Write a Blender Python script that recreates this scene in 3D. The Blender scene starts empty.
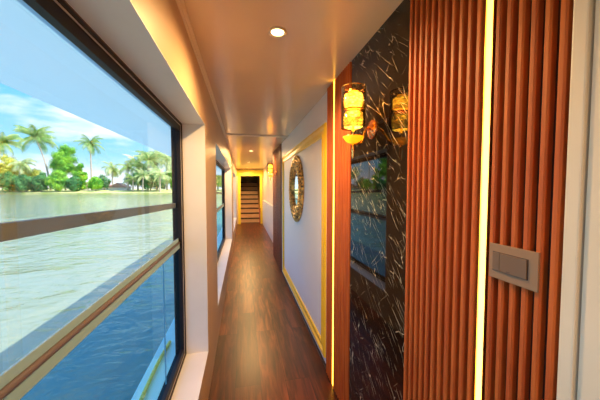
import bpy, bmesh, math, random
from mathutils import Vector, Matrix, noise
SC = bpy.context.scene
COL = SC.collection
PI = math.pi
# ------------------------------------------------------------------ camera
FPX = 270.0
PITCH = math.atan(12 / FPX)
YAW = math.atan(57 * math.cos(PITCH) / FPX)
cam_data = bpy.data.cameras.new('camera')
cam_data.sensor_width = 36
cam_data.lens = FPX / 600 * 36
cam_data.clip_start = 0.02
cam_data.clip_end = 5000
cam = bpy.data.objects.new('camera', cam_data)
COL.objects.link(cam)
cam.location = (0, 0, 1.5)
cam.rotation_euler = (PI / 2 - PITCH, 0, -YAW)
SC.camera = cam
# ------------------------------------------------------------------ exposure
SC.view_settings.view_transform = 'Standard'
SC.view_settings.look = 'None'
SC.view_settings.gamma = 1
SC.view_settings.use_curve_mapping = False
SC.view_settings.exposure = 1.42
# ------------------------------------------------------------------ sky
world = bpy.data.worlds.new('sky')
SC.world = world
world.use_nodes = True
nt = world.node_tree
nt.nodes.clear()
N = nt.nodes.new
L = nt.links.new
wo = N('ShaderNodeOutputWorld'); bg = N('ShaderNodeBackground'); tc = N('ShaderNodeTexCoord')
sep = N('ShaderNodeSeparateXYZ'); L(tc.outputs['Generated'], sep.inputs[0])
ramp = N('ShaderNodeValToRGB'); L(sep.outputs['Z'], ramp.inputs[0])
cr = ramp.color_ramp
cr.elements[0].position = 0.0; cr.elements[0].color = (.54, .62, .68, 1)
cr.elements[1].position = 1.0; cr.elements[1].color = (.10, .38, .85, 1)
e = cr.elements.new(.10); e.color = (.20, .44, .58, 1)
e = cr.elements.new(.35); e.color = (.055, .32, .66, 1)
mp = N('ShaderNodeMapping'); mp.inputs['Scale'].default_value = (2.0, 2.0, 6.5); mp.inputs['Location'].default_value = (.35, .2, .1)
L(tc.outputs['Generated'], mp.inputs[0])
nz = N('ShaderNodeTexNoise'); nz.inputs['Scale'].default_value = 1.6; nz.inputs['Detail'].default_value = 7; nz.inputs['Roughness'].default_value = .58
L(mp.outputs[0], nz.inputs['Vector'])
cmask = N('ShaderNodeMapRange'); cmask.inputs['From Min'].default_value = .47; cmask.inputs['From Max'].default_value = .66
L(nz.outputs['Fac'], cmask.inputs['Value'])
mix = N('ShaderNodeMix'); mix.data_type = 'RGBA'
L(cmask.outputs[0], mix.inputs['Factor']); L(ramp.outputs[0], mix.inputs['A']); mix.inputs['B'].default_value = (.70, .69, .72, 1)
L(mix.outputs['Result'], bg.inputs['Color']); bg.inputs['Strength'].default_value = 0.85
L(bg.outputs[0], wo.inputs[0])
# ------------------------------------------------------------------ sun
sd = bpy.data.lights.new('sun', 'SUN'); sd.energy = 2.9; sd.angle = .01; sd.color = (1, .96, .86)
sun = bpy.data.objects.new('sun', sd); COL.objects.link(sun)
sun.rotation_euler = (math.radians(38), 0, math.radians(60))   # high, from the starboard side

# ================================================================== helpers
def tag(o, label=None, cat=None, group=None, kind=None):
    if label: o['label'] = label
    if cat: o['category'] = cat
    if group: o['group'] = group
    if kind: o['kind'] = kind
    return o
def empty(name, loc, label=None, cat=None, group=None, rz=0):
    o = bpy.data.objects.new(name, None); COL.objects.link(o)
    o.location = loc; o.rotation_euler = (0, 0, rz); o.empty_display_size = .05
    return tag(o, label, cat, group)
class MB:
    def __init__(self): self.bm = bmesh.new()
    def box(self, x0, x1, y0, y1, z0, z1, bev=0):
        m = Matrix.Translation(((x0 + x1) / 2, (y0 + y1) / 2, (z0 + z1) / 2)) @ Matrix.Diagonal((abs(x1 - x0), abs(y1 - y0), abs(z1 - z0), 1))
        r = bmesh.ops.create_cube(self.bm, size=1, matrix=m)
        if bev:
            es = {e for v in r['verts'] for e in v.link_edges}
            bmesh.ops.bevel(self.bm, geom=list(es), offset=bev, segments=2, affect='EDGES', profile=.6)
        return self
    def tube(self, pts, radii, n=10, cap=True):
        pts = [Vector(p) for p in pts]
        if not isinstance(radii, (list, tuple)): radii = [radii] * len(pts)
        rings = []
        prev = None
        for i, p in enumerate(pts):
            t = (pts[min(i + 1, len(pts) - 1)] - pts[max(i - 1, 0)]).normalized()
            if prev is None:
                a = t.orthogonal().normalized()
            else:
                a = (prev - t * prev.dot(t)).normalized()
            prev = a
            b = t.cross(a)
            rings.append([self.bm.verts.new(p + (a * math.cos(2 * PI * k / n) + b * math.sin(2 * PI * k / n)) * radii[i]) for k in range(n)])
        for r0, r1 in zip(rings, rings[1:]):
            for k in range(n):
                self.bm.faces.new((r0[k], r0[(k + 1) % n], r1[(k + 1) % n], r1[k]))
        if cap:
            self.bm.faces.new(rings[0][::-1]); self.bm.faces.new(rings[-1])
        return self
    def lathe(self, prof, n=32, c=(0, 0, 0), axis='Z', closed=False):
        rings = []
        def P(r, h, a):
            if axis == 'Z': return (c[0] + r * math.cos(a), c[1] + r * math.sin(a), c[2] + h)
            return (c[0] + h, c[1] + r * math.cos(a), c[2] + r * math.sin(a))
        for (r, h) in prof:
            if r < 1e-6: rings.append([self.bm.verts.new(P(0, h, 0))])
            else: rings.append([self.bm.verts.new(P(r, h, 2 * PI * k / n)) for k in range(n)])
        pairs = list(zip(rings, rings[1:]))
        if closed: pairs.append((rings[-1], rings[0]))
        for r0, r1 in pairs:
            for k in range(n):
                k2 = (k + 1) % n
                if len(r0) == 1 and len(r1) == 1: continue
                if len(r0) == 1: self.bm.faces.new((r0[0], r1[k], r1[k2]))
                elif len(r1) == 1: self.bm.faces.new((r0[k], r0[k2], r1[0]))
                else: self.bm.faces.new((r0[k], r0[k2], r1[k2], r1[k]))
        return self
    def ball(self, c, r, sub=1, sc=(1, 1, 1)):
        bmesh.ops.create_icosphere(self.bm, subdivisions=sub, radius=r, matrix=Matrix.Translation(c) @ Matrix.Diagonal((*sc, 1)))
        return self
    def face(self, pts):
        self.bm.faces.new([self.bm.verts.new(p) for p in pts]); return self
    def prism(self, prof, y0, y1):
        """closed (x, z) outline swept along y"""
        a = [self.bm.verts.new((x, y0, z)) for x, z in prof]; b = [self.bm.verts.new((x, y1, z)) for x, z in prof]
        n = len(prof)
        for k in range(n): self.bm.faces.new((a[k], a[(k + 1) % n], b[(k + 1) % n], b[k]))
        self.bm.faces.new(a[::-1]); self.bm.faces.new(b)
        return self
    def build(self, name, mat, parent=None, smooth=False, local=True, norm=True):
        me = bpy.data.meshes.new(name)
        if norm: bmesh.ops.recalc_face_normals(self.bm, faces=self.bm.faces[:])
        if parent is not None and local:      # vertices are given in world space
            bmesh.ops.transform(self.bm, matrix=Matrix.Translation(-Vector(parent.location)) if parent.type == 'EMPTY' else Matrix.Identity(4), verts=self.bm.verts[:])
        self.bm.to_mesh(me); self.bm.free()
        if smooth:
            for p in me.polygons: p.use_smooth = True
        o = bpy.data.objects.new(name, me); COL.objects.link(o)
        me.materials.append(mat)
        if parent is not None: o.parent = parent
        return o
def sub(name, mb, mat, part, smooth=False):
    """a sub-part: vertices in world space, under a mesh part whose own origin is its thing's"""
    root = part.parent
    o = mb.build(name, mat, root, smooth); o.parent = part
    return o
# ------------------------------------------------------------------ materials
def mat(name, col, rough=.5, metal=0, spec=.5, emit=None, es=0, coat=0, trans=0):
    m = bpy.data.materials.new(name); m.use_nodes = True
    b = m.node_tree.nodes['Principled BSDF']
    b.inputs['Base Color'].default_value = (*col, 1); b.inputs['Roughness'].default_value = rough
    b.inputs['Metallic'].default_value = metal; b.inputs['Specular IOR Level'].default_value = spec
    b.inputs['Coat Weight'].default_value = coat; b.inputs['Coat Roughness'].default_value = .05
    b.inputs['Transmission Weight'].default_value = trans
    if emit: b.inputs['Emission Color'].default_value = (*emit, 1); b.inputs['Emission Strength'].default_value = es
    return m
def nodes(m):
    t = m.node_tree
    return t, t.nodes.new, t.links.new, t.nodes['Principled BSDF']
def noisy(name, c1, c2, scale=5, rough=.5, stretch=(1, 1, 1), detail=4, bump=0, lo=.35, hi=.65, **k):
    m = mat(name, c1, rough, **k)
    t, N, L, b = nodes(m)
    tc = N('ShaderNodeTexCoord'); mp = N('ShaderNodeMapping'); mp.inputs['Scale'].default_value = stretch
    L(tc.outputs['Object'], mp.inputs[0])
    n = N('ShaderNodeTexNoise'); n.inputs['Scale'].default_value = scale; n.inputs['Detail'].default_value = detail
    L(mp.outputs[0], n.inputs['Vector'])
    r = N('ShaderNodeValToRGB'); r.color_ramp.elements[0].position = lo; r.color_ramp.elements[1].position = hi
    r.color_ramp.elements[0].color = (*c1, 1); r.color_ramp.elements[1].color = (*c2, 1)
    L(n.outputs['Fac'], r.inputs[0]); L(r.outputs[0], b.inputs['Base Color'])
    if bump:
        bp = N('ShaderNodeBump'); bp.inputs['Strength'].default_value = bump; bp.inputs['Distance'].default_value = .01
        L(n.outputs['Fac'], bp.inputs['Height']); L(bp.outputs[0], b.inputs['Normal'])
    return m
M = {}
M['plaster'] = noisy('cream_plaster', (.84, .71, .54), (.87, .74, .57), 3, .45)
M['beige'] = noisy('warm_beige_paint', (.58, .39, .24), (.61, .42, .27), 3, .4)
M['reveal'] = noisy('white_reveal_paint', (.80, .77, .75), (.84, .81, .79), 4, .4)
M['ceiling'] = noisy('ceiling_laminate', (.80, .64, .45), (.83, .67, .48), 2, .2, spec=.6)
M['lilac'] = noisy('white_panel_paint', (.90, .87, .90), (.92, .89, .92), 2, .5)
M['gold'] = noisy('gold_paint', (.98, .60, .02), (1, .66, .05), 8, .3)
M['goldlam'] = mat('gold_laminate', (1, .86, .08), .35)
M['fluted'] = noisy('reddish_wood_slats', (.46, .080, .010), (.62, .140, .017), 10, .55, stretch=(1, 8, .35), spec=.5)
M['fluted_back'] = mat('dark_brown_backing', (.05, .012, .004), .6)
M['darkwood'] = noisy('dark_reddish_wood', (.16, .05, .025), (.25, .08, .035), 8, .35, stretch=(6, 6, .5))
M['black'] = mat('black_window_aluminium', (.014, .012, .018), .5, spec=.3)
M['frame_line'] = mat('pale_gasket', (.55, .53, .55), .4)
M['alu'] = mat('grey_aluminium', (.11, .15, .23), .6, spec=.15)
M['palealu'] = mat('pale_green_grey_aluminium', (.30, .50, .66), .5, spec=.2)
M['brownrail'] = mat('brown_rubber_seal', (.13, .10, .12), .5)
M['overhang'] = mat('pale_blue_translucent_awning', (.62, .80, .92), .6)
_t = M['overhang'].node_tree; _a = _t.nodes.new('ShaderNodeBsdfTranslucent'); _a.inputs[0].default_value = (.33, .54, .66, 1); _m = _t.nodes.new('ShaderNodeMixShader'); _m.inputs[0].default_value = .4
_t.links.new(_t.nodes['Principled BSDF'].outputs[0], _m.inputs[1]); _t.links.new(_a.outputs[0], _m.inputs[2]); _t.links.new(_m.outputs[0], _t.nodes['Material Output'].inputs[0])
M['ledge'] = mat('pale_cyan_hull_paint', (.70, .88, .86), .5)
M['skirt_and_shade'] = mat('dark_skirting_and_shade', (.035, .02, .018), .4)
M['woodliner'] = mat('brown_wood_liner', (.10, .055, .035), .5)
M['brass'] = mat('polished_brass', (.90, .58, .18), .22, 1)
M['copper'] = mat('copper_coloured_metal', (.85, .33, .12), .22, 1)
M['switchplate'] = mat('taupe_brown_switch_plastic', (.33, .19, .10), .35)
M['rocker'] = mat('darker_taupe_rocker_plastic', (.20, .11, .055), .3)
M['mirror'] = mat('mirror_glass', (.9, .9, .9), .02, 1)
M['bronze'] = noisy('mosaic_bronze', (.07, .03, .012), (.95, .55, .16), 28, .3, metal=.8)
M['dish'] = bpy.data.materials.new('amber_frosted_glass'); M['dish'].use_nodes = True
_t = M['dish'].node_tree; _a = _t.nodes.new('ShaderNodeBsdfTranslucent'); _a.inputs[0].default_value = (1, .78, .18, 1); _m = _t.nodes.new('ShaderNodeMixShader'); _m.inputs[0].default_value = .75
_t.nodes['Principled BSDF'].inputs['Base Color'].default_value = (1, .7, .2, 1); _t.nodes['Principled BSDF'].inputs['Roughness'].default_value = .25
_t.links.new(_t.nodes['Principled BSDF'].outputs[0], _m.inputs[1]); _t.links.new(_a.outputs[0], _m.inputs[2]); _t.links.new(_m.outputs[0], _t.nodes['Material Output'].inputs[0])
M['led'] = mat('led_diffuser', (1, .9, .7), .5, emit=(1, .47, .028), es=3.4)
M['lens'] = mat('lamp_lens', (1, .95, .85), .5, emit=(1, .74, .30), es=6)
M['ring'] = mat('satin_ring', (.85, .72, .5), .35, .4)
M['bulbcrystal'] = mat('lit_yellow_crystal', (1, .7, .2), .3, emit=(1, .60, .05), es=2.6)
M['whitewood'] = noisy('white_wainscot_paint', (.78, .76, .74), (.84, .82, .80), 6, .4)
M['tread'] = mat('dark_stair_tread', (.42, .20, .08), .4)
M['riser'] = noisy('light_wood_riser', (.78, .50, .26), (.85, .58, .32), 5, .45, stretch=(1, 6, 6))
M['grey'] = mat('grey_wall', (.36, .33, .32), .6)
M['stringer'] = mat('orange_wood_trim', (.68, .28, .08), .4)
M['rope'] = noisy('yellow_rope_fibre', (1, .60, .04), (1, .80, .2), 60, .8, bump=.5)
M['trunk'] = noisy('palm_trunk_bark', (.42, .33, .26), (.62, .52, .42), 2, .9)
_t = M['bulbcrystal'].node_tree; _v = _t.nodes.new('ShaderNodeTexVoronoi'); _v.inputs['Scale'].default_value = 75; _r = _t.nodes.new('ShaderNodeMapRange'); _c = _t.nodes.new('ShaderNodeTexCoord')
_t.links.new(_c.outputs['Object'], _v.inputs['Vector']); _t.links.new(_v.outputs['Distance'], _r.inputs['Value']); _r.inputs['From Max'].default_value = .7; _r.inputs['To Min'].default_value = 6; _r.inputs['To Max'].default_value = .7
_t.links.new(_r.outputs[0], _t.nodes['Principled BSDF'].inputs['Emission Strength'])
def leafmat(name, c1, c2, sc=.5):
    m = noisy(name, c1, c2, sc, .6, lo=.4, hi=.6)
    b = m.node_tree.nodes['Principled BSDF']; b.inputs['Subsurface Weight'].default_value = 0
    t = m.node_tree; out = t.nodes['Material Output']
    tl = t.nodes.new('ShaderNodeBsdfTranslucent'); mx = t.nodes.new('ShaderNodeMixShader'); mx.inputs[0].default_value = .35
    ra = t.nodes['Color Ramp']
    t.links.new(ra.outputs[0], tl.inputs['Color']); t.links.new(b.outputs[0], mx.inputs[1]); t.links.new(tl.outputs[0], mx.inputs[2]); t.links.new(mx.outputs[0], out.inputs[0])
    return m
M['palm'] = leafmat('palm_leaf', (.16, .36, .07), (.52, .62, .22))
M['palm_pale'] = leafmat('pale_palm_leaf', (.36, .52, .18), (.78, .82, .42))
M['leaf'] = leafmat('bright_leaf', (.10, .40, .03), (.42, .75, .06))
M['leaf_dark'] = leafmat('dark_leaf', (.03, .20, .05), (.14, .42, .12))
M['leaf_yellow'] = leafmat('yellow_leaf', (.55, .60, .08), (.85, .78, .15))
M['grass'] = noisy('bank_grass', (.48, .52, .12), (.72, .66, .30), .35, .9)
M['hut'] = mat('pale_hut_wall', (.80, .75, .74), .8)
M['hutroof'] = mat('reddish_brown_roof', (.42, .22, .18), .8)
M['stone'] = noisy('mossy_bank_stone', (.25, .22, .14), (.5, .45, .3), 1.0, .9)

def glass(name, tint, refl=1.0):
    m = bpy.data.materials.new(name); m.use_nodes = True; t = m.node_tree; t.nodes.clear()
    N = t.nodes.new; L = t.links.new
    o = N('ShaderNodeOutputMaterial'); tr = N('ShaderNodeBsdfTransparent'); gl = N('ShaderNodeBsdfGlossy'); mx = N('ShaderNodeMixShader'); fr = N('ShaderNodeFresnel')
    tr.inputs[0].default_value = (*tint, 1); gl.inputs['Roughness'].default_value = .01; fr.inputs['IOR'].default_value = 1.38
    mm = N('ShaderNodeMath'); mm.operation = 'MULTIPLY'; mm.inputs[1].default_value = refl
    L(fr.outputs[0], mm.inputs[0]); L(mm.outputs[0], mx.inputs[0]); L(tr.outputs[0], mx.inputs[1]); L(gl.outputs[0], mx.inputs[2]); L(mx.outputs[0], o.inputs[0])
    return m
M['glass'] = glass('clear_window_glass', (.98, .99, 1), .12)
M['glass_blue'] = glass('blue_tinted_window_glass', (.60, .84, 1), .12)
M['lampglass'] = glass('amber_lamp_glass', (.97, .86, .70), .8)

def marble():
    m = mat('black_veined_marble', (.006, .005, .004), .03, spec=.45)
    t, N, L, b = nodes(m)
    b.inputs['IOR'].default_value = 1.5
    tc = N('ShaderNodeTexCoord')
    acc = None
    # (rotation about X, stretch, voronoi scale, line width, noise threshold)
    for i, (rx, st, sc, w, th) in enumerate([(47, (1, .55, 3.6), 3.4, .010, .52), (40, (1, .45, 5), 4.6, .012, .54), (58, (1, .6, 3.0), 5.2, .010, .56), (-40, (1, .6, 3), 3.6, .008, .60)]):
        mp = N('ShaderNodeMapping'); mp.vector_type = 'TEXTURE'
        mp.inputs['Rotation'].default_value = (math.radians(rx), 0, 0)
        mp.inputs['Location'].default_value = (0, i * 1.7, i * .9)
        L(tc.outputs['Object'], mp.inputs[0])
        ms = N('ShaderNodeMapping'); ms.inputs['Scale'].default_value = st; L(mp.outputs[0], ms.inputs[0])
        wn = N('ShaderNodeTexNoise'); wn.inputs['Scale'].default_value = 5; wn.inputs['Detail'].default_value = 3; L(ms.outputs[0], wn.inputs['Vector'])
        ad = N('ShaderNodeVectorMath'); ad.operation = 'MULTIPLY_ADD'; ad.inputs[1].default_value = (.10, .10, .22)
        L(wn.outputs['Color'], ad.inputs[0]); L(ms.outputs[0], ad.inputs[2])
        v = N('ShaderNodeTexVoronoi'); v.feature = 'DISTANCE_TO_EDGE'; v.inputs['Scale'].default_value = sc; L(ad.outputs[0], v.inputs['Vector'])
        mr = N('ShaderNodeMapRange'); mr.inputs['From Min'].default_value = 0; mr.inputs['From Max'].default_value = w; mr.inputs['To Min'].default_value = 1; mr.inputs['To Max'].default_value = 0
        L(v.outputs['Distance'], mr.inputs['Value'])
        n2 = N('ShaderNodeTexNoise'); n2.inputs['Scale'].default_value = 11; n2.inputs['Detail'].default_value = 2; L(mp.outputs[0], n2.inputs['Vector'])
        m2 = N('ShaderNodeMapRange'); m2.inputs['From Min'].default_value = th - .04; m2.inputs['From Max'].default_value = th + .10; L(n2.outputs['Fac'], m2.inputs['Value'])
        mu = N('ShaderNodeMath'); mu.operation = 'MULTIPLY'; L(mr.outputs[0], mu.inputs[0]); L(m2.outputs[0], mu.inputs[1])
        if acc is None: acc = mu
        else:
            mx = N('ShaderNodeMath'); mx.operation = 'MAXIMUM'; L(acc.outputs[0], mx.inputs[0]); L(mu.outputs[0], mx.inputs[1]); acc = mx
    cm = N('ShaderNodeMix'); cm.data_type = 'RGBA'; cm.inputs['A'].default_value = (.010, .006, .004, 1); cm.inputs['B'].default_value = (.80, .66, .44, 1)
    L(acc.outputs[0], cm.inputs['Factor']); L(cm.outputs['Result'], b.inputs['Base Color'])
    return m
M['marble'] = marble()

def floor_mat():
    m = mat('dark_walnut_planks', (.1, .04, .02), .34, spec=.4)
    t, N, L, b = nodes(m)
    tc = N('ShaderNodeTexCoord')
    mp = N('ShaderNodeMapping'); mp.inputs['Rotation'].default_value = (0, 0, PI / 2); mp.inputs['Location'].default_value = (.35, .07, 0)
    L(tc.outputs['Object'], mp.inputs[0])
    br = N('ShaderNodeTexBrick'); br.inputs['Scale'].default_value = 1; br.inputs['Brick Width'].default_value = 1.22; br.inputs['Row Height'].default_value = .19
    br.inputs['Mortar Size'].default_value = .0016; br.inputs['Mortar Smooth'].default_value = .1; br.offset = .37
    br.inputs['Color1'].default_value = (0, 0, 0, 1); br.inputs['Color2'].default_value = (1, 1, 1, 1); br.inputs['Mortar'].default_value = (.5, .5, .5, 1)
    L(mp.outputs[0], br.inputs['Vector'])
    ms = N('ShaderNodeMapping'); ms.inputs['Scale'].default_value = (14, 1.3, 1); L(tc.outputs['Object'], ms.inputs[0])
    # shift grain per plank
    sv = N('ShaderNodeVectorMath'); sv.operation = 'MULTIPLY_ADD'; sv.inputs[1].default_value = (7, 3, 5); L(br.outputs['Color'], sv.inputs[0]); L(ms.outputs[0], sv.inputs[2])
    n = N('ShaderNodeTexNoise'); n.inputs['Scale'].default_value = 1.5; n.inputs['Detail'].default_value = 7; n.inputs['Roughness'].default_value = .62; n.inputs['Distortion'].default_value = .6
    L(sv.outputs[0], n.inputs['Vector'])
    r = N('ShaderNodeValToRGB'); cr = r.color_ramp
    cr.elements[0].position = .30; cr.elements[0].color = (.022, .006, .004, 1); cr.elements[1].position = .72; cr.elements[1].color = (.23, .058, .020, 1)
    e = cr.elements.new(.5); e.color = (.095, .020, .009, 1)
    L(n.outputs['Fac'], r.inputs[0])
    hs = N('ShaderNodeHueSaturation'); L(r.outputs[0], hs.inputs['Color'])
    mr = N('ShaderNodeMapRange'); mr.inputs['To Min'].default_value = .65; mr.inputs['To Max'].default_value = 1.5; L(br.outputs['Color'], mr.inputs['Value']); L(mr.outputs[0], hs.inputs['Value'])
    mx = N('ShaderNodeMix'); mx.data_type = 'RGBA'; mx.inputs['B'].default_value = (.01, .004, .003, 1)
    L(br.outputs['Fac'], mx.inputs['Factor']); L(hs.outputs[0], mx.inputs['A']); L(mx.outputs['Result'], b.inputs['Base Color'])
    return m
M['floor'] = floor_mat()

def water():
    m = mat('river_water', (.27, .31, .21), .05, spec=.5)
    t, N, L, b = nodes(m)
    b.inputs['IOR'].default_value = 1.6
    tc = N('ShaderNodeTexCoord')
    hs = None
    for sc, st, d in ((.35, (1, 1, 1), .55), (1.6, (1, 1.5, 1), .16), (6, (1, 1.3, 1), .035)):
        mp = N('ShaderNodeMapping'); mp.inputs['Scale'].default_value = st; mp.inputs['Rotation'].default_value = (0, 0, .5); L(tc.outputs['Object'], mp.inputs[0])
        n = N('ShaderNodeTexNoise'); n.inputs['Scale'].default_value = sc; n.inputs['Detail'].default_value = 3; n.inputs['Distortion'].default_value = .8; L(mp.outputs[0], n.inputs['Vector'])
        mu = N('ShaderNodeMath'); mu.operation = 'MULTIPLY'; mu.inputs[1].default_value = d; L(n.outputs['Fac'], mu.inputs[0])
        if hs is None: hs = mu
        else:
            a = N('ShaderNodeMath'); L(hs.outputs[0], a.inputs[0]); L(mu.outputs[0], a.inputs[1]); hs = a
    bp = N('ShaderNodeBump'); bp.inputs['Strength'].default_value = .55; bp.inputs['Distance'].default_value = .6
    L(hs.outputs[0], bp.inputs['Height']); L(bp.outputs[0], b.inputs['Normal'])
    return m
M['water'] = water()

# ================================================================== the corridor shell
H = 2.275           # ceiling height
XR, XL = .668, -.255
YB, YE = -1.9, 11.45
def struct(name, mb, m, parent=None):
    o = mb.build(name, m, parent)
    if parent is None: o['kind'] = 'structure'
    return o
struct('floor', MB().box(-.45, 1.2, YB, 12.0, -.06, 0), M['floor'])
struct('ceiling', MB().box(-.47, 1.2, YB, 12.0, H, H + .06), M['ceiling'])
struct('wall_rear', MB().box(-.5, 1.2, YB - .08, YB, -.06, H + .06), M['plaster'])
# left wall with three window openings
wl = MB()
XO = -.47
ZS, ZH = .325, 1.94
WIN = [(-1.6, 1.985), (2.74, 6.35), (7.3, 10.7)]
wl.box(XO, XL, YB, 12.0, 0, ZS).box(XO, XL, YB, 12.0, ZH, H)
py = YB
for a, b in WIN:
    wl.box(XO, XL, py, a, ZS, ZH); py = b
wl.box(XO, XL, py, 12.0, ZS, ZH)
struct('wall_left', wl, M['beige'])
# right wall: near section, then a wider bay beyond the slatted pilaster
struct('wall_right', MB().box(XR, 1.2, YB, 6.0, 0, H), M['lilac'])
struct('wall_right_far', MB().box(.84, 1.2, 6.0, 12.0, 0, H), M['plaster'])
# end wall with the stair opening
ew = MB()
ew.box(-.255, -.15, YE, YE + .1, 0, H).box(.74, .84, YE, YE + .1, 0, H).box(-.15, .74, YE, YE + .1, 2.02, H)
struct('wall_end', ew, M['plaster'])
# cornice, ceiling batten, baseboards, sill lining
struct('trim_1', MB().prism([(XL, H), (XL + .022, H), (XL + .022, H - .008), (XL + .010, H - .014), (XL + .008, H - .026), (XL, H - .030)], YB, YE), M['plaster'])
struct('trim_2', MB().box(XL + .022, XR, 4.02, 4.12, H - .010, H, .003), M['plaster'])
struct('baseboard_right', MB().box(XR - .012, XR, 2.05, 4.70, 0, .025), M['skirt_and_shade'])
for i, (a, b) in enumerate(WIN):
    mb = MB()
    mb.box(-.46, XL + .001, a, b, ZS, ZS + .004)
    mb.box(-.46, XL + .001, a, b, ZH - .004, ZH)
    mb.box(-.46, XL + .001, b - .004, b, ZS, ZH); mb.box(-.46, XL + .001, a, a + .004, ZS, ZH)
    struct('trim_%d' % (i + 3), mb, M['reveal'])
# ------------------------------------------------------------------ windows
def window(n, a, b):
    a += .004; b -= .004; z0, z1 = ZS + .004, ZH - .004
    root = empty('window_%d' % n, (-.44, (a + b) / 2, z0)); root['kind'] = 'structure'
    def ring(x0, x1, t0, t1, inset=0.):
        mb = MB()
        A, B, Z0, Z1 = a + t0, b - t0, z0 + t0, z1 - t0
        t = t1 - t0
        mb.box(x0, x1, A, B, Z0, Z0 + t).box(x0, x1, A, B, Z1 - t, Z1).box(x0, x1, A, A + t, Z0 + t, Z1 - t).box(x0, x1, B - t, B, Z0 + t, Z1 - t)
        return mb
    ring(-.47, -.402, .004, .014).build('outer_frame', M['black'], root)
    ring(-.406, -.401, 0, .004).build('wood_liner', M['woodliner'], root)
    ring(-.410, -.407, .014, .018).build('gasket', M['frame_line'], root)
    A, B = a + .026, b - .026
    zb, zt = z0 + .054, z1 - .054
    MB().box(-.436, -.412, A - .012, B + .012, z0 + .014, zb).box(-.436, -.412, A - .012, B + .012, zt, z1 - .014).box(-.436, -.412, A - .012, A, zb, zt).box(-.436, -.412, B, B + .012, zb, zt).build('sash_frame', M['black'], root)
    u = MB()
    def zc(y): return 1.5 - .118 + .025 * (B - y)
    y0, y1 = (max(A, B - 3.4), B)
    v = [u.bm.verts.new((x, y, zz)) for y in (y0, y1) for (x, zz) in ((-.465, zc(y) - .017), (-.445, zc(y) - .017), (-.445, zc(y) + .017), (-.465, zc(y) + .017))]
    for f in ((0, 1, 2, 3), (7, 6, 5, 4), (0, 4, 5, 1), (1, 5, 6, 2), (2, 6, 7, 3), (3, 7, 4, 0)): u.bm.faces.new([v[i] for i in f])
    u.build('guard_rail', M['alu'], root)
    c = MB().box(-.436, -.426, A, B, 1.090, 1.121, .002).box(-.438, -.432, A, B, 1.135, 1.160, .002)
    lr = c.build('lower_rail', M['palealu'], root)
    sub('seal', MB().tube([(-.430, A, 1.128), (-.430, B, 1.128)], .008, 10), M['brownrail'], lr, True)
    MB().box(-.436, -.432, A, B, 1.160, zt).build('upper_pane', M['glass'], root)
    MB().box(-.436, -.432, A, B, zb, 1.092).build('lower_pane', M['glass_blue'], root)
    if n == 1:
        MB().box(-.443, -.437, 1.615, 1.620, zb, 1.092).build('pane_edge', M['palealu'], root)
    return root
for i, (a, b) in enumerate(WIN): window(i + 1, a, b)
# ------------------------------------------------------------------ outside of the boat
struct('roof_overhang', MB().face([(-1.26, YB - .5, 2.06), (XO, YB - .5, 2.06), (XO, 12.5, 2.06), (-1.26, 12.5, 2.06)]), M['overhang'])
struct('roof_deck', MB().box(-.2, 1.6, YB - .5, 15.2, H + .065, H + .12), M['plaster'])
struct('hull_ledge', MB().box(-.665, XO, YB - .5, 12.5, .17, .245, .01), M['ledge'])
struct('hull', MB().box(-.62, 1.5, YB - .5, 15.2, -.95, -.065), M['darkwood'])
tag(MB().tube([(-.595 - .006 * math.sin(i * .7), -1.9 + i * .1, .262 + .003 * math.sin(i * 1.3)) for i in range(43)], .012, 8).build('mooring_rope', M['rope'], None, True),
    'yellow rope lying along the pale hull ledge outside the nearest window', 'rope')
struct('river', MB().face([(-900, -900, -.62), (900, -900, -.62), (900, 1500, -.62), (-900, 1500, -.62)]), M['water'])

# ------------------------------------------------------------------ fluted wall panels with LED strips
def slats(y0, y1, pitch, m, parent):
    """one slatted board: backing with rounded ribs"""
    n = max(1, round((y1 - y0) / pitch)); p = (y1 - y0) / n
    bk = MB().box(.6655, XR - .0002, y0, y1, .002, H - .002)
    b = bk.build('backing_board', M['fluted_back'], parent)
    mb = MB()
    for k in range(n):
        ya = y0 + k * p + p * .25; yb = y0 + (k + 1) * p - p * .25
        e = .003
        pr = [(.6652, ya), (.650, ya), (.646, ya + e), (.646, yb - e), (.650, yb), (.6652, yb)]
        lo = [mb.bm.verts.new((x, y, .004)) for x, y in pr]; hi = [mb.bm.verts.new((x, y, H - .004)) for x, y in pr]
        for q in range(len(pr)):
            q2 = (q + 1) % len(pr); mb.bm.faces.new((lo[q], lo[q2], hi[q2], hi[q]))
        mb.bm.faces.new(lo[::-1]); mb.bm.faces.new(hi)
    mb.build('slats', m, parent)
def led(y0, y1, parent):
    c = MB().box(.650, XR - .0002, y0, y0 + .002, .004, H - .004).box(.650, XR - .0002, y1 - .002, y1, .004, H - .004).build('led_channel', M['brass'], parent)
    sub('led_diffuser', MB().box(.652, .658, y0 + .002, y1 - .002, .004, H - .004), M['led'], c)
near = empty('fluted_panel', (.655, .72, 0), 'reddish wood fluted wall panel carrying the brown switch and a tall LED strip', 'wall panel')
slats(.432, .609, .032, M['fluted'], near); led(.611, .636, near); slats(.638, .987, .032, M['fluted'], near)
mid = empty('fluted_panel', (.655, 1.8, 0), 'narrow reddish wood fluted panel between black marble and white framed wall, with thin LED line', 'wall panel')
slats(1.578, 1.872, .030, M['fluted'], mid); led(1.874, 1.903, mid); slats(1.905, 2.05, .030, M['fluted'], mid)
far = empty('fluted_panel', (.655, 5.3, 0), 'dark brown slatted panel far down the corridor behind the second wall lamp', 'wall panel')
slats(4.72, 5.98, .035, M['darkwood'], far)
tag(MB().box(.654, XR - .0002, .989, 1.576, .002, H - .002).build('marble_panel', M['marble']), 'glossy black marble wall panel with thin pale veins beside the lit wall lamp', 'marble panel')
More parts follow.
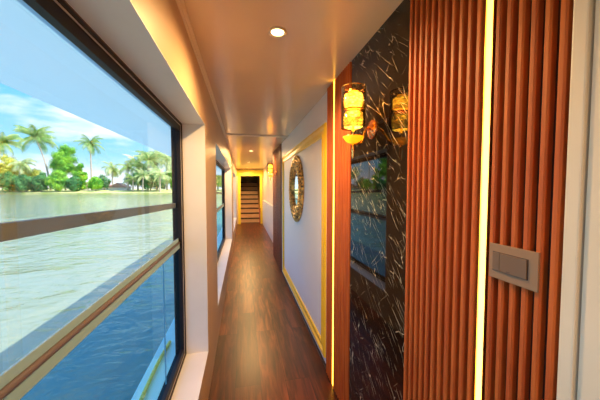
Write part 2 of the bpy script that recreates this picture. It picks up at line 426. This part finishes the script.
# near casing and cream wall beside the panel
struct('trim_6', MB().box(.646, XR, .404, .430, 0, H, .003), M['plaster'])
struct('trim_7', MB().box(.653, XR, YB, .398, 0, H), M['plaster'])
# gold moulding frame on the white wall
def moulding(root, ya, yb, za, zb):
    """mitred double bead, four sides"""
    prof = [(0, 0), (0, .012), (.012, .020), (.030, .020), (.040, .012), (.048, .006), (.070, .006), (.078, .014), (.094, .016), (.104, .010), (.104, 0)]
    mb = MB()
    corners = []
    for sy, sz, cy, cz in ((1, 1, ya, za), (-1, 1, yb, za), (-1, -1, yb, zb), (1, -1, ya, zb)):
        corners.append([mb.bm.verts.new((XR - h, cy + sy * w, cz + sz * w)) for w, h in prof])
    for i in range(4):
        a, b = corners[i], corners[(i + 1) % 4]
        for k in range(len(prof) - 1):
            mb.bm.faces.new((a[k], a[k + 1], b[k + 1], b[k]))
    return mb.build('gold_moulding', M['gold'], root)
tag(moulding(None, 2.115, 4.54, .075, 2.03), 'double beaded gold moulding frame around the round mirror on the white wall', 'moulding')
# ------------------------------------------------------------------ round mirror
mr = empty('round_mirror', (XR, 3.35, 1.49), 'round mirror in a wide bronze mosaic frame hung inside the gold moulding', 'mirror')
mb = MB()
C = (XR, 3.35, 1.49)
mb.lathe([(.405, 0), (.405, -.012), (.38, -.028), (.31, -.036), (.24, -.020), (.232, -.008), (.232, 0)], 64, C, 'X', closed=True)
random.seed(4)
for j, (r, h) in enumerate(((.250, -.024), (.288, -.034), (.328, -.037), (.368, -.032), (.402, -.016))):
    n = int(2 * PI * r / .042)
    for k in range(n):
        a = 2 * PI * (k + .5 * (j % 2)) / n
        mb.ball((XR + h + .002, 3.35 + r * math.cos(a), 1.49 + r * math.sin(a)), .020, 1, (.8, 1, 1))
mb.build('mosaic_frame', M['bronze'], mr)
MB().lathe([(0, -.0085), (.236, -.0085), (.236, -.003), (0, -.003)], 48, C, 'X').build('mirror_glass', M['mirror'], mr)
# ------------------------------------------------------------------ switch
sw = empty('light_switch', (.646, .54, 1.31), 'taupe light switch plate with one narrow and one wide rocker on the fluted panel', 'switch')
MB().box(.640, .6458, .4705, .5925, 1.266, 1.356, .0015).build('cover_plate', M['switchplate'], sw)
MB().box(.6375, .6402, .5615, .5800, 1.288, 1.334, .0008).build('rocker', M['rocker'], sw)
MB().box(.6365, .6402, .4935, .5600, 1.288, 1.334, .0008).build('rocker', M['rocker'], sw)
MB().box(.6362, .6366, .5325, .5420, 1.291, 1.2925).build('indicator_mark', M['skirt_and_shade'], sw)
MB().box(.6398, .6401, .4915, .5820, 1.2865, 1.3355).build('rocker_shade_sheet', M['skirt_and_shade'], sw)  # thin dark sheet painting the shade round the rockers, no real recess
# ------------------------------------------------------------------ wall lamps
def sconce(y, label, parts=True):
    zc = 1.5
    x = .525
    wallx = .646 if y > 3 else .654
    s = empty('wall_lamp', (wallx, y + .055, zc + .30), label, 'wall lamp', 'crystal wall lamps along the corridor')
    MB().lathe([(0, -.022), (.018, -.022), (.030, -.014), (.046, -.010), (.050, -.003), (.050, 0), (0, 0)], 32, (wallx, y + .055, zc + .30), 'X').build('backplate', M['copper'], s, True)
    pts = []
    for t in range(15):
        u = t / 14
        p0, p1, p2, p3 = Vector((wallx - .02, y + .055, zc + .31)), Vector((wallx - .075, y + .04, zc + .31)), Vector((x + .075, y + .0, zc + .17)), Vector((x, y, zc + .225))
        pts.append(p0 * (1 - u) ** 3 + p1 * 3 * u * (1 - u) ** 2 + p2 * 3 * u * u * (1 - u) + p3 * u ** 3)
    MB().tube(pts, .0055, 10).build('arm', M['brass'], s, True)
    MB().lathe([(0, .216), (.014, .216), (.034, .226), (.049, .244), (.050, .249), (.047, .246), (.032, .231), (.013, .221), (0, .221)], 32, (x, y, zc)).build('dish', M['dish'], s, True)
    MB().tube([(x, y, zc + .236), (x, y, zc + .300)], .006, 12).build('stem', M['brass'], s, True)
    MB().lathe([(0, .222), (.008, .215), (.005, .200), (.011, .188), (.005, .172), (.008, .160), (.003, .145), (0, .138)], 16, (x, y, zc)).build('finial', M['brass'], s, True)
    g = MB().lathe([(.0585, .288), (.0585, .482), (.0570, .482), (.0570, .288)], 40, (x, y, zc), closed=True).build('glass_shade', M['lampglass'], s, True)
    sub('top_rim', MB().lathe([(.059, .480), (.059, .484), (.0564, .484), (.0564, .480)], 40, (x, y, zc), closed=True).lathe([(.0, .462), (.026, .462), (.022, .474), (0, .476)], 24, (x, y, zc)).tube([(x - .057, y, zc + .470), (x + .057, y, zc + .470)], .002, 6), M['brass'], g)
    for (z0, z1) in ((.292, .364), (.392, .450)):
        mb = MB(); n = 24; rows = 5
        for r in range(rows):
            z = z0 + (z1 - z0) * (r + .5) / rows
            for k in range(n):
                a = 2 * PI * (k + .5 * (r % 2)) / n
                rr = .040 if r not in (0, rows - 1) else .037
                mb.ball((x + rr * math.cos(a), y + rr * math.sin(a), zc + z), .0085, 1, (1, 1, (z1 - z0) / rows / .0145))
        mb.lathe([(.036, z0), (.036, z1), (0, z1), ], 24, (x, y, zc))
        mb.build('crystal_tier', M['bulbcrystal'], s)
    MB().lathe([(.012, .374), (.044, .375), (.044, .381), (.012, .382)], 32, (x, y, zc), closed=True).build('tier_ring', M['copper'], s)
    return s
sconce(1.24, 'lit crystal wall lamp on the black marble, nearest of the two')
sconce(5.30, 'small distant lit wall lamp on the dark slatted panel')
# ------------------------------------------------------------------ ceiling downlights
def downlight(y, label, e=11):
    x = .175
    d = empty('downlight', (x, y, H), label, 'ceiling light', 'recessed ceiling downlights')
    MB().lathe([(.030, 0), (.046, -.001), (.048, -.005), (.040, -.008), (.033, -.006), (.030, -.002)], 40, (x, y, H), closed=True).build('trim_ring', M['ring'], d, True)
    MB().lathe([(0, -.003), (.031, -.003), (.031, -.001), (0, -.001)], 32, (x, y, H)).build('lens', M['lens'], d)
    ld = bpy.data.lights.new('spot', 'SPOT'); ld.energy = e; ld.spot_size = math.radians(164 if y < 2 else 174); ld.spot_blend = .7 if y < 2 else .35; ld.color = (1, .60, .23); ld.shadow_soft_size = .03
    lo = bpy.data.objects.new('bulb', ld); COL.objects.link(lo); lo.parent = d; lo.location = (0, 0, -.012)
for y, lb in ((1.37, 'largest round lit downlight, on the ceiling opposite the first window'), (5.75, 'second visible lit downlight, beyond the ceiling batten'), (8.3, 'farthest small lit downlight near the stair doorway'),
              (-.75, 'added downlight out of view near the rear wall of the corridor')):  # last one is out of view, added to light the near right wall
    downlight(y, lb, 20 if y < 0 else (42 if y < 2 else 58 if y < 7 else 30))
downlight(10.6, 'added downlight washing the gold stair doorway with light', 50)  # added wall-washer that brightens the gold header
# ------------------------------------------------------------------ far end: wainscot, door frame, stair
wn = MB().box(.79, .84, 6.6, 11.2, 0, .98)
for k in range(31): wn.box(.784, .79, 6.62 + k * .148, 6.62 + k * .148 + .135, .10, .93, .002)
wn.box(.775, .84, 6.6, 11.2, .98, 1.005, .004)
struct('trim_8', wn, M['whitewood'])
df = empty('door_frame', (.3, YE, 0), 'bright gold door frame at the end of the corridor around the stair', 'door frame')
MB().box(-.20, -.10, YE - .04, YE - .001, 0, 2.0).build('jamb', M['goldlam'], df)
MB().box(.69, .79, YE - .04, YE - .001, 0, 2.0).build('jamb', M['goldlam'], df)
MB().box(-.245, .835, YE - .045, YE - .001, 2.0, H - .02).build('header', M['goldlam'], df)
st = empty('staircase', (.3, 11.95, 0), 'wooden staircase with pale risers climbing beyond the gold doorway', 'stairs')
tr = None
for k in range(9):
    y = 11.95 + k * .25
    MB().box(-.11, .70, y, y + .02, .2 * k + (.001 if k == 0 else 0), .2 * (k + 1) - .045).build('riser', M['riser'], st)
    MB().box(-.11, .70, y - .02, y + .25, .2 * (k + 1) - .045, .2 * (k + 1), .004).build('tread', M['tread'], st)
def stringer(x0, x1):
    mb = MB(); pr = [(11.9, 0.002), (12.3, 0.002), (14.2, 1.5), (14.2, 1.98), (11.9, .30)]
    a = [mb.bm.verts.new((x0, y, z)) for y, z in pr]; b = [mb.bm.verts.new((x1, y, z)) for y, z in pr]
    for k in range(5): mb.bm.faces.new((a[k], a[(k + 1) % 5], b[(k + 1) % 5], b[k]))
    mb.bm.faces.new(a[::-1]); mb.bm.faces.new(b)
    mb.build('stringer', M['stringer'], st)
for k in range(9):
    y = 11.95 + k * .25
    MB().box(-.108, .698, y - .026, y - .0201, .2 * (k + 1) - .05, .2 * (k + 1) - .002).build('nosing_shadow', M['skirt_and_shade'], st)  # dark strip painting the shadow line under each tread edge
stringer(-.14, -.111); stringer(.701, .735)
sws = MB().box(-.25, -.15, YE + .1, 15, 0, 3.6).box(.75, .84, YE + .1, 15, 0, 3.6).box(-.25, .84, 14.9, 15, 1.8, 3.6).box(-.15, .75, 14.15, 15, 1.75, 1.8)
struct('wall_stairwell', sws, M['grey'])
struct('ceiling_stairwell', MB().box(-.25, .84, 12.05, 15, 3.6, 3.65), M['grey'])
tag(MB().box(.66, .70, 11.34, 11.38, 0, .62, .004).box(.65, .71, 11.33, 11.39, .62, .65, .004).build('newel_post', mat('red_brown_post', (.45, .12, .08), .4)), 'short reddish post standing at the foot of the stair doorway', 'post')
lp = bpy.data.lights.new('stairwell_fill', 'AREA'); lp.energy = 110; lp.size = .3; lp.color = (1, .72, .42)  # unseen light, added to brighten the stairs
lo = bpy.data.objects.new('stairwell_fill', lp); COL.objects.link(lo); lo.location = (.3, 12.25, 3.5)

# ================================================================== the far shore
def pt(px, py, D):
    """point seen in the photograph's direction (px, py) at depth D along the view axis"""
    d = Vector(((px - 300) / FPX, (200 - py) / FPX, -1)) * D
    R = cam.rotation_euler.to_matrix()
    return Vector(cam.location) + R @ d
WZ = -.62
bank = MB()
rows = []
for i, px in enumerate(range(-500, 1100, 3)):
    j = .9 * math.sin(i * .05) + .5 * math.sin(i * .117 + 1)
    a = pt(px, 188, 88 + j); b = pt(px, 188, 96); c = pt(px, 188, 260)
    rows.append([bank.bm.verts.new(v) for v in ((a.x, a.y, WZ - .3), (a.x, a.y, WZ + .55 + j * .12), (b.x, b.y, WZ + 1.3), (c.x, c.y, WZ + 1.6))])
for r0, r1 in zip(rows, rows[1:]):
    for k in range(3): bank.bm.faces.new((r0[k], r1[k], r1[k + 1], r0[k + 1]))
struct('river_bank', bank, M['grass'])

def palm(px, top, D, rad, label, base_px=None, base=191, m='palm', seed=1, droop=1.0, nf=24):
    rnd = random.Random(seed)
    t = pt(px, top, D); b = pt(px if base_px is None else base_px, 191, D)
    b.z = WZ + .6 if D < 92 else WZ + 1.1
    crown = t - Vector((0, 0, rad * .45))
    root = empty('coconut_palm', b, label, 'palm tree', 'coconut palms on the far bank')
    pts = []; n = 12
    for i in range(n + 1):
        u = i / n; p = b.lerp(crown, u)
        sd = (crown - b); side = Vector((sd.x, sd.y, 0))
        p -= side * (.35 * math.sin(PI * u) * .5)
        pts.append(p)
    MB().tube(pts, [.34 - .16 * i / n for i in range(n + 1)], 8).build('trunk', M['trunk'], root, True)
    mb = MB()
    for f in range(nf):
        az = 2 * PI * f / nf * 2.4 + rnd.uniform(-.3, .3)
        el = rnd.uniform(-.55, 1.35)
        Ln = rad * rnd.uniform(.85, 1.1) * 1.3
        d = Vector((math.cos(az), math.sin(az), 0)); p = crown.copy(); prev = p.copy()
        side = Vector((-d.y, d.x, 0)); K = 13; ang = el
        for k in range(K):
            u = k / K
            stp = (d * math.cos(ang) + Vector((0, 0, math.sin(ang)))) * (Ln / K)
            q = p + stp; ang -= (.07 + .09 * u) * droop
            ll = rad * .30 * (math.sin(PI * min(1, u * .9 + .12)) ** .6)
            for s in (-1, 1):
                tip = p + side * s * ll * .75 + stp * 1.3 - Vector((0, 0, ll * .75 * droop))
                mb.face([p, p + stp * .8, tip + stp * .25, tip])
            mb.face([p - side * .05, q - side * .05, q + side * .05, p + side * .05])
            p = q
    mb.build('fronds', M[m], root, norm=False)
def tree(name, px, top, D, w, label, m='leaf', seed=1, base=191, n=1500, lobes=9, cat='tree', grp='trees on the far bank', leafs=.5, low=0):
    rnd = random.Random(seed)
    t = pt(px, top, D); zt = t.z; zb = WZ + (.7 if D < 93 else 1.2)
    root = empty(name, (t.x, t.y, zb), label, cat, grp)
    h = zt - zb; W = w / FPX * D / 2
    MB().tube([(t.x, t.y, zb - .3), (t.x + .1, t.y, zb + h * .6)], [.25, .12], 8).build('trunk', M['trunk'], root, True)
    mb = MB(); L = []
    lobes *= 3
    cz, hz = zb + h * low + h * (1 - low) * .52, h * (1 - low) * .48
    for i in range(lobes):
        for _ in range(30):
            u, v, w_ = rnd.uniform(-1, 1), rnd.uniform(-1, 1), rnd.uniform(-1, 1)
            if .25 < u * u + v * v * (1.0 if v > 0 else .55) + w_ * w_ < 1: break
        r = min(W, hz) * rnd.uniform(.24, .42)
        L.append((Vector((t.x + u * (W - r * .7), t.y + w_ * (W - r), cz + v * (hz - r * .8))), r))
    L.append((Vector((t.x, t.y, cz)), min(W, hz) * .75))
    for c, r in L:
        mb.ball(c, r * .6, 2)
    for v in mb.bm.verts:
        v.co += Vector((noise.noise(v.co * .9), noise.noise(v.co * .9 + Vector((9, 0, 0))), noise.noise(v.co * .9 + Vector((0, 9, 0))))) * .5
    tot = sum(r * r for c, r in L)
    for c, r in L:
        for k in range(int(2.6 * n * r * r / tot)):
            d = Vector((rnd.gauss(0, 1), rnd.gauss(0, 1), rnd.gauss(0, 1))).normalized()
            p = c + d * r * rnd.uniform(.7, 1.2)
            a = d.orthogonal().normalized(); a = (Matrix.Rotation(rnd.uniform(0, 6.28), 3, d) @ a + d * rnd.uniform(-.5, .7)).normalized()
            b = a.cross(d).normalized(); s = leafs * rnd.uniform(.6, 1.3)
            mb.face([p - b * s * .35, p + a * s * .6 - b * s * .1, p + a * s, p + b * s * .35])
    mb.build('foliage', M[m], root, norm=False)
# palms: px, crown top, depth, frond radius
palm(35, 130, 96, 5.4, 'tall leaning coconut palm with broad crown over the dark bushes', base_px=51, seed=3, nf=30)
palm(2, 136, 100, 5.0, 'coconut palm half cut by the window edge at the far bank', base_px=-4, seed=5)
palm(90, 138, 98, 4.0, 'slender solitary coconut palm standing clear against the sky', base_px=92, seed=8, nf=20)
palm(112, 164, 104, 3.4, 'short pale palm just beyond the solitary tall one', base_px=113, seed=9, m='palm_pale')
PC = [(128, 162, 95, 3.6, 'palm', 'palm at the near edge of the pale palm grove'), (138, 158, 100, 4.3, 'palm_pale', 'pale palm second in from the edge of the palm grove'),
      (148, 154, 97, 4.6, 'palm', 'greener full palm in the middle of the pale grove'), (157, 151, 103, 5.0, 'palm_pale', 'tallest pale palm of the grove, under the roof edge'),
      (167, 153, 99, 4.8, 'palm_pale', 'pale palm next to the black window frame'), (178, 155, 108, 4.5, 'palm', 'palm at the far side of the grove, behind the black window frame'),
      (143, 171, 92, 3.2, 'palm_pale', 'low pale palm in front of the grove'), (160, 170, 91, 3.4, 'palm_pale', 'low pale palm in front of the tallest one'), (133, 175, 92, 2.8, 'palm', 'low dark palm at the water under the grove edge'),
      (218, 160, 100, 4.6, 'palm', 'palm seen through the second window')]
for i, (px, tp, D, r, m, lb) in enumerate(PC): palm(px, tp, D, r, lb, m=m, seed=20 + i, nf=22)
palm(20, 158, 94, 3.6, 'low palm in front of the tall leaning palm', m='palm_pale', seed=33)
tree('broadleaf_tree', 64, 143, 97, 25, 'round bright green broadleaf tree beside the leaning palm', 'leaf', 2, n=2600, lobes=12, low=.22)
tree('broadleaf_tree', 79, 162, 96, 13, 'narrow green tree leaning against the round bright one', 'leaf', 3, n=1200)
tree('broadleaf_tree', 5, 153, 93, 22, 'yellow green tree by the window edge of the bank', 'leaf_yellow', 4, n=1500)
tree('broadleaf_tree', 28, 166, 100, 30, 'yellowish tree behind the bushes below the leaning palm', 'leaf_yellow', 15, n=1500)
tree('bush', 8, 172, 90, 22, 'dark green bush at the waterline, nearest the window edge', 'leaf_dark', 5, cat='bush', grp='bushes on the far bank')
tree('bush', 25, 174, 90, 20, 'dark green bush at the waterline under the leaning palm crown', 'leaf_dark', 6, cat='bush', grp='bushes on the far bank')
tree('bush', 40, 172, 91, 16, 'dark green bush behind the leaning palm trunk', 'leaf_dark', 7, cat='bush', grp='bushes on the far bank')
tree('bush', 58, 170, 91, 20, 'bright green bush under the round tree', 'leaf', 8, cat='bush', grp='bushes on the far bank')
tree('bush', 74, 176, 92, 14, 'dark bush at the foot of the narrow tree', 'leaf_dark', 9, cat='bush', grp='bushes on the far bank')
tree('bush', 95, 176, 93, 13, 'small green bush at the foot of the solitary palm', 'leaf', 10, cat='bush', grp='bushes on the far bank')
tree('bush', 104, 174, 100, 12, 'dark bush between solitary palm and short pale palm', 'leaf_dark', 12, n=700, cat='bush', grp='bushes on the far bank')
tree('bush', 150, 170, 98, 46, 'wide green undergrowth beneath the palm grove', 'leaf_dark', 11, n=2600, lobes=16, cat='bush', grp='bushes on the far bank')
tree('bush', 175, 165, 100, 20, 'green bush behind the window frame edge', 'leaf', 13, cat='bush', grp='bushes on the far bank')
tree('bush', 225, 166, 96, 34, 'bush seen through the second window', 'leaf', 14, cat='bush', grp='bushes on the far bank')
def hut(px, D, w, h, d, label):
    p = pt(px, 188, D); z = WZ + 1.0
    r = empty('house', (p.x, p.y, z), label, 'house', rz=0)
    MB().box(p.x - w / 2, p.x + w / 2, p.y - d / 2, p.y + d / 2, z, z + h).build('wall', M['hut'], r)
    mb = MB(); e = .4
    prof = [(p.x - w / 2 - e, z + h), (p.x + w / 2 + e, z + h), (p.x, z + h + w * .28)]
    mb.prism(prof, p.y - d / 2 - e, p.y + d / 2 + e).build('roof', M['hutroof'], r)
hut(83, 100, 6, 1.6, 5, 'low pale house at the foot of the narrow tree')
hut(101, 108, 7, 1.8, 5, 'low pale house near the short pale palm')
hut(120, 100, 6, 1.3, 4, 'low house with reddish roof beside the palm grove')
